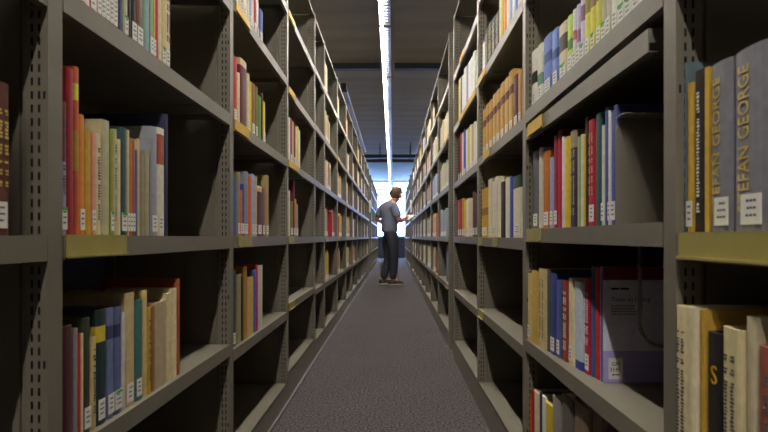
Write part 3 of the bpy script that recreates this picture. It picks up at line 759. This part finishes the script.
# ------------------------------------------------------------------ person
SKIN = mat('skin', (196,140,112), .55, 0, .04, 30)
SHIRT = mat('heather_shirt', (118,124,144), .9, 0, .30, 60)
TROU = mat('dark_trousers', (48,50,60), .85, 0, .1, 20)
HAIR = mat('brown_hair', (84,58,40), .7, 0, .2, 60)
SHOE = mat('dark_shoe_leather', (60,52,48), .5); SOLE = mat('pale_shoe_sole', (196,188,170), .7)
PY, PX = 9.74, -.062
me_e = empty('person', (PX, PY, 0), 'person in a grey-blue short-sleeved shirt and dark trousers, reading in the aisle', 'person', rz=R(-56))
def skin(name, V, E, mt, parent, root, sub=2):
    names = list(V)
    me = bpy.data.meshes.new(name)
    me.from_pydata([V[k][0] for k in names], [(names.index(a), names.index(b)) for a, b in E], [])
    o = bpy.data.objects.new(name, me); COL.objects.link(o)
    md = o.modifiers.new('s', 'SKIN'); md.use_smooth_shade = True; md.branch_smoothing = .6
    sv = me.skin_vertices[0].data if me.skin_vertices else None
    if sv is None:
        bpy.context.view_layer.objects.active = o; bpy.ops.mesh.customdata_skin_add(); sv = me.skin_vertices[0].data
    for i, k in enumerate(names):
        r = V[k][1]; sv[i].radius = (r, r) if not isinstance(r, tuple) else r; sv[i].use_root = (k == root)
    ms_ = o.modifiers.new('d', 'SUBSURF'); ms_.levels = sub; ms_.render_levels = sub
    bpy.context.view_layer.update()
    nm = bpy.data.meshes.new_from_object(o.evaluated_get(bpy.context.evaluated_depsgraph_get()))
    nm.name = name
    bpy.data.objects.remove(o); nm.materials.clear(); nm.materials.append(mt)
    for p_ in nm.polygons: p_.use_smooth = True
    return put(name, nm, parent)
# local frame: faces +Y, right hand on +X
J = dict(pel=((0,0,.95),.100), wai=((0,.0,1.06),.110), che=((0,-.02,1.28),.140), nkb=((0,.0,1.46),.078), nk=((0,.07,1.515),.068), hd0=((0,.125,1.565),.072),
  hd1=((0,.170,1.625),.106), hd2=((0,.165,1.685),.096),
  sL=((-.17,-.02,1.43),.066), eL=((-.285,-.10,1.165),.054), wL=((-.17,.13,1.10),.036), pL=((-.13,.20,1.11),.034),
  sR=((.17,-.01,1.43),.066), eR=((.235,.05,1.14),.054), wR=((.10,.27,1.19),.037), pR=((.06,.335,1.22),.034),
  hL=((-.08,0,.88),.070), kL=((-.11,.06,.50),.042), aL=((-.12,-.065,.09),.026), tL=((-.11,.06,.035),.038), hR=((.08,0,.88),.070), kR=((.10,.03,.50),.042), aR=((.10,.0,.09),.026), tR=((.10,.13,.035),.038))
E = [('pel','wai'),('wai','che'),('che','nkb'),('nkb','nk'),('nk','hd0'),('hd0','hd1'),('hd1','hd2'),('nkb','sL'),('sL','eL'),('eL','wL'),('wL','pL'),('nkb','sR'),('sR','eR'),('eR','wR'),('wR','pR'),
     ('pel','hL'),('hL','kL'),('kL','aL'),('aL','tL'),('pel','hR'),('hR','kR'),('kR','aR'),('aR','tR')]
# fingers
for sd, P0, dirn in (('L', Vector((-.13,.20,1.11)), Vector((.35,.75,.25))), ('R', Vector((.06,.335,1.22)), Vector((-.35,.75,.35)))):
    d = dirn.normalized(); side = Vector((1,0,0)) if sd == 'L' else Vector((-1,0,0)); up = Vector((0,-.3,.9)).normalized()
    for q in range(4):
        off = up*(.026-.017*q); ln = (.036,.040,.038,.030)[q]
        a = P0+d*.03+off; b_ = a+d*ln+side*.004; c_ = b_+(d*.6+side*.8).normalized()*ln*.8
        J['f%s%da'%(sd,q)] = (tuple(a), .010); J['f%s%db'%(sd,q)] = (tuple(b_), .0088); J['f%s%dc'%(sd,q)] = (tuple(c_), .0075)
        E += [('p'+sd, 'f%s%da'%(sd,q)), ('f%s%da'%(sd,q), 'f%s%db'%(sd,q)), ('f%s%db'%(sd,q), 'f%s%dc'%(sd,q))]
    a = P0+up*.03+side*.012; b_ = a+up*.022+d*.02+side*.008; J['t%sa'%sd] = (tuple(a), .012); J['t%sb'%sd] = (tuple(b_), .010)
    E += [('p'+sd, 't%sa'%sd), ('t%sa'%sd, 't%sb'%sd)]
J['nose'] = ((0,.278,1.590), .015); J['chin'] = ((0,.215,1.545), .038)
E += [('hd1','nose'), ('hd0','chin')]
skin('body', J, E, SKIN, me_e, 'pel')
# ears, eyes and mouth as small children
bm = bmesh.new()
for sx in (-1, 1): cyl(bm, (sx*.104,.165,1.620), (sx*.122,.157,1.628), .028, 12, .019)
obj('ear', bm, SKIN, me_e)
bm = bmesh.new()
for sx in (-1, 1): cyl(bm, (sx*.032,.262,1.622), (sx*.032,.274,1.617), .012, 10, .007)
obj('eye', bm, mat('eye_dark', (40,34,30), .3), me_e)
bm = bmesh.new(); box(bm, -.022, .022, .248, .262, 1.552, 1.559); obj('mouth', bm, mat('lips', (150,84,78), .5), me_e)
# shirt: torso and short sleeves, a little larger than the body
S_ = dict(w0=((0,0,.90),.172), w1=((0,0,1.03),.160), c=((0,-.02,1.25),.185), c2=((0,-.02,1.385),.150), n=((0,.012,1.50),.090),
  sL=((-.165,-.02,1.425),.096), mL=((-.225,-.06,1.30),.086), uL=((-.262,-.085,1.205),.084), sR=((.165,-.01,1.425),.096), mR=((.20,.02,1.27),.084), uR=((.218,.035,1.19),.084))
skin('shirt', S_, [('w0','w1'),('w1','c'),('c','c2'),('c2','n'),('c2','sL'),('sL','mL'),('mL','uL'),('c2','sR'),('sR','mR'),('mR','uR')], SHIRT, me_e, 'w0')
T_ = dict(t=((0,0,1.02),.150), p=((0,-.005,.93),.158), hL=((-.095,0,.84),.125), kL=((-.11,.06,.50),.088), aL=((-.12,-.065,.085),.066), hR=((.095,0,.84),.125), kR=((.10,.03,.50),.090), aR=((.10,0.005,.085),.066))
skin('trousers', T_, [('t','p'),('p','hL'),('hL','kL'),('kL','aL'),('p','hR'),('hR','kR'),('kR','aR')], TROU, me_e, 'p')
bm = bmesh.new(); bmesh.ops.create_uvsphere(bm, u_segments=24, v_segments=16, radius=1)
bmesh.ops.delete(bm, geom=[v for v in bm.verts if (v.co.y > .55 and v.co.z < .30) or (v.co.y > .15 and v.co.z < -.1) or v.co.z < -.80], context='VERTS')
for v in bm.verts: v.co = Vector((v.co.x*.116, .148+v.co.y*.130, 1.655+v.co.z*.128))
for f in bm.faces: f.smooth = True
obj('hair', bm, HAIR, me_e)
for nm, (x, y0) in (('L', (-.105, -.14)), ('R', (.095, -.07))):
    sh = empty('shoe', (0,0,0), None, None); sh.parent = me_e
    bm = bmesh.new()
    pr = [(0,.045,.075),(.08,.048,.085),(.16,.050,.060),(.24,.046,.045),(.285,.026,.030)]
    rr = []
    for yy, w, h in pr:
        rr.append([bm.verts.new((x+w*math.cos(t)*.98, y0+yy, .018+h*max(0,math.sin(t)))) for t in [math.pi*i/8 for i in range(9)]])
    for a, b_ in zip(rr, rr[1:]):
        for i in range(8): bm.faces.new((a[i], a[i+1], b_[i+1], b_[i])).smooth = True
        bm.faces.new((a[0], b_[0], b_[8], a[8]))
    bm.faces.new(rr[0]); bm.faces.new(rr[-1][::-1])
    obj('upper', bm, SHOE, sh)
    bm = bmesh.new(); lo = []; hi = []
    for yy, w, h in pr: lo.append((x-w-.003, y0+yy)); hi.append((x+w+.003, y0+yy))
    pts = lo+hi[::-1]
    a = [bm.verts.new((p_[0], p_[1], 0.001)) for p_ in pts]; b_ = [bm.verts.new((p_[0], p_[1], .022)) for p_ in pts]
    bm.faces.new(a[::-1]); bm.faces.new(b_)
    for i in range(len(a)): bm.faces.new((a[i], a[(i+1)%len(a)], b_[(i+1)%len(a)], b_[i]))
    obj('sole', bm, SOLE, sh)
# open book in the hands
M = Matrix.Translation((PX, PY, 0)) @ Matrix.Rotation(R(-56), 4, 'Z')
bk = empty('open_book', M @ Vector((0,.40,1.215)), 'open white book held in both hands of the reading person', 'book', rz=R(-52)); bk.rotation_euler = (R(32), 0, R(-56))
bm = bmesh.new()
for sx in (-1, 1):
    prev = None
    pts = [(0,0),(.03,.010),(.07,.009),(.125,.002)]
    for (xa, za), (xb, zb) in zip(pts, pts[1:]):
        vs = [bm.verts.new(c) for c in ((sx*xa,-.09,0),(sx*xb,-.09,0),(sx*xb,.09,0),(sx*xa,.09,0),(sx*xa,-.09,za+.003),(sx*xb,-.09,zb+.003),(sx*xb,.09,zb+.003),(sx*xa,.09,za+.003))]
        for q in ((0,1,2,3),(4,5,6,7),(0,1,5,4),(3,2,6,7),(1,2,6,5),(0,3,7,4)): bm.faces.new([vs[i] for i in q])
obj('pages', bm, WHITE, bk)
bm = bmesh.new(); box(bm, -.13, .13, -.094, .094, -.004, -.001); obj('cover', bm, bmat((206,204,198)), bk)
# kick stool behind the legs
st = empty('step_stool', (-.085, 10.16, 0), 'low round beige step stool standing behind the person\'s legs', 'step stool')
STB = mat('beige_stool_enamel', (246,232,204), .35, 0, .08, 8)
bm = bmesh.new(); lathe(bm, [(.182,.012),(.185,.03),(.180,.045),(.165,.20),(.160,.215),(.172,.217)] , 40); obj('base_body', bm, STB, st)
bm = bmesh.new(); lathe(bm, [(.160,.217),(.150,.375),(.158,.380),(.160,.400),(.150,.408),(.02,.408)], 40); obj('upper_body', bm, STB, st)
bm = bmesh.new(); lathe(bm, [(.145,.408),(.145,.412),(.02,.412)], 40); obj('rubber_tread', bm, BLACKM, st)
bm = bmesh.new(); lathe(bm, [(.186,.001),(.190,.012),(.186,.026),(.180,.026)], 40); obj('bumper_ring', bm, mat('stool_bumper', (70,60,52), .6), st)

# ------------------------------------------------------------------ daylight, world, camera
w = bpy.data.worlds.new('world'); SC.world = w; w.use_nodes = True
bg = w.node_tree.nodes['Background']; bg.inputs[0].default_value = (.30,.52,1.0,1); bg.inputs[1].default_value = 16.0
cam = bpy.data.cameras.new('camera'); co = bpy.data.objects.new('camera', cam); COL.objects.link(co); SC.camera = co
co.location = (0, 0, EYE); co.rotation_euler = (R(90), 0, 0)
cam.sensor_width = 36; cam.lens = 36*F/768
cam.shift_x = -(HX-384)/768; cam.shift_y = (HY-216)/768
cam.clip_start = .02
cam.dof.use_dof = True; cam.dof.focus_distance = 2.6; cam.dof.aperture_fstop = 8.0
SC.view_settings.view_transform = 'Standard'; SC.view_settings.look = 'None'; SC.view_settings.gamma = 1
SC.view_settings.use_curve_mapping = False
SC.view_settings.exposure = 0.58
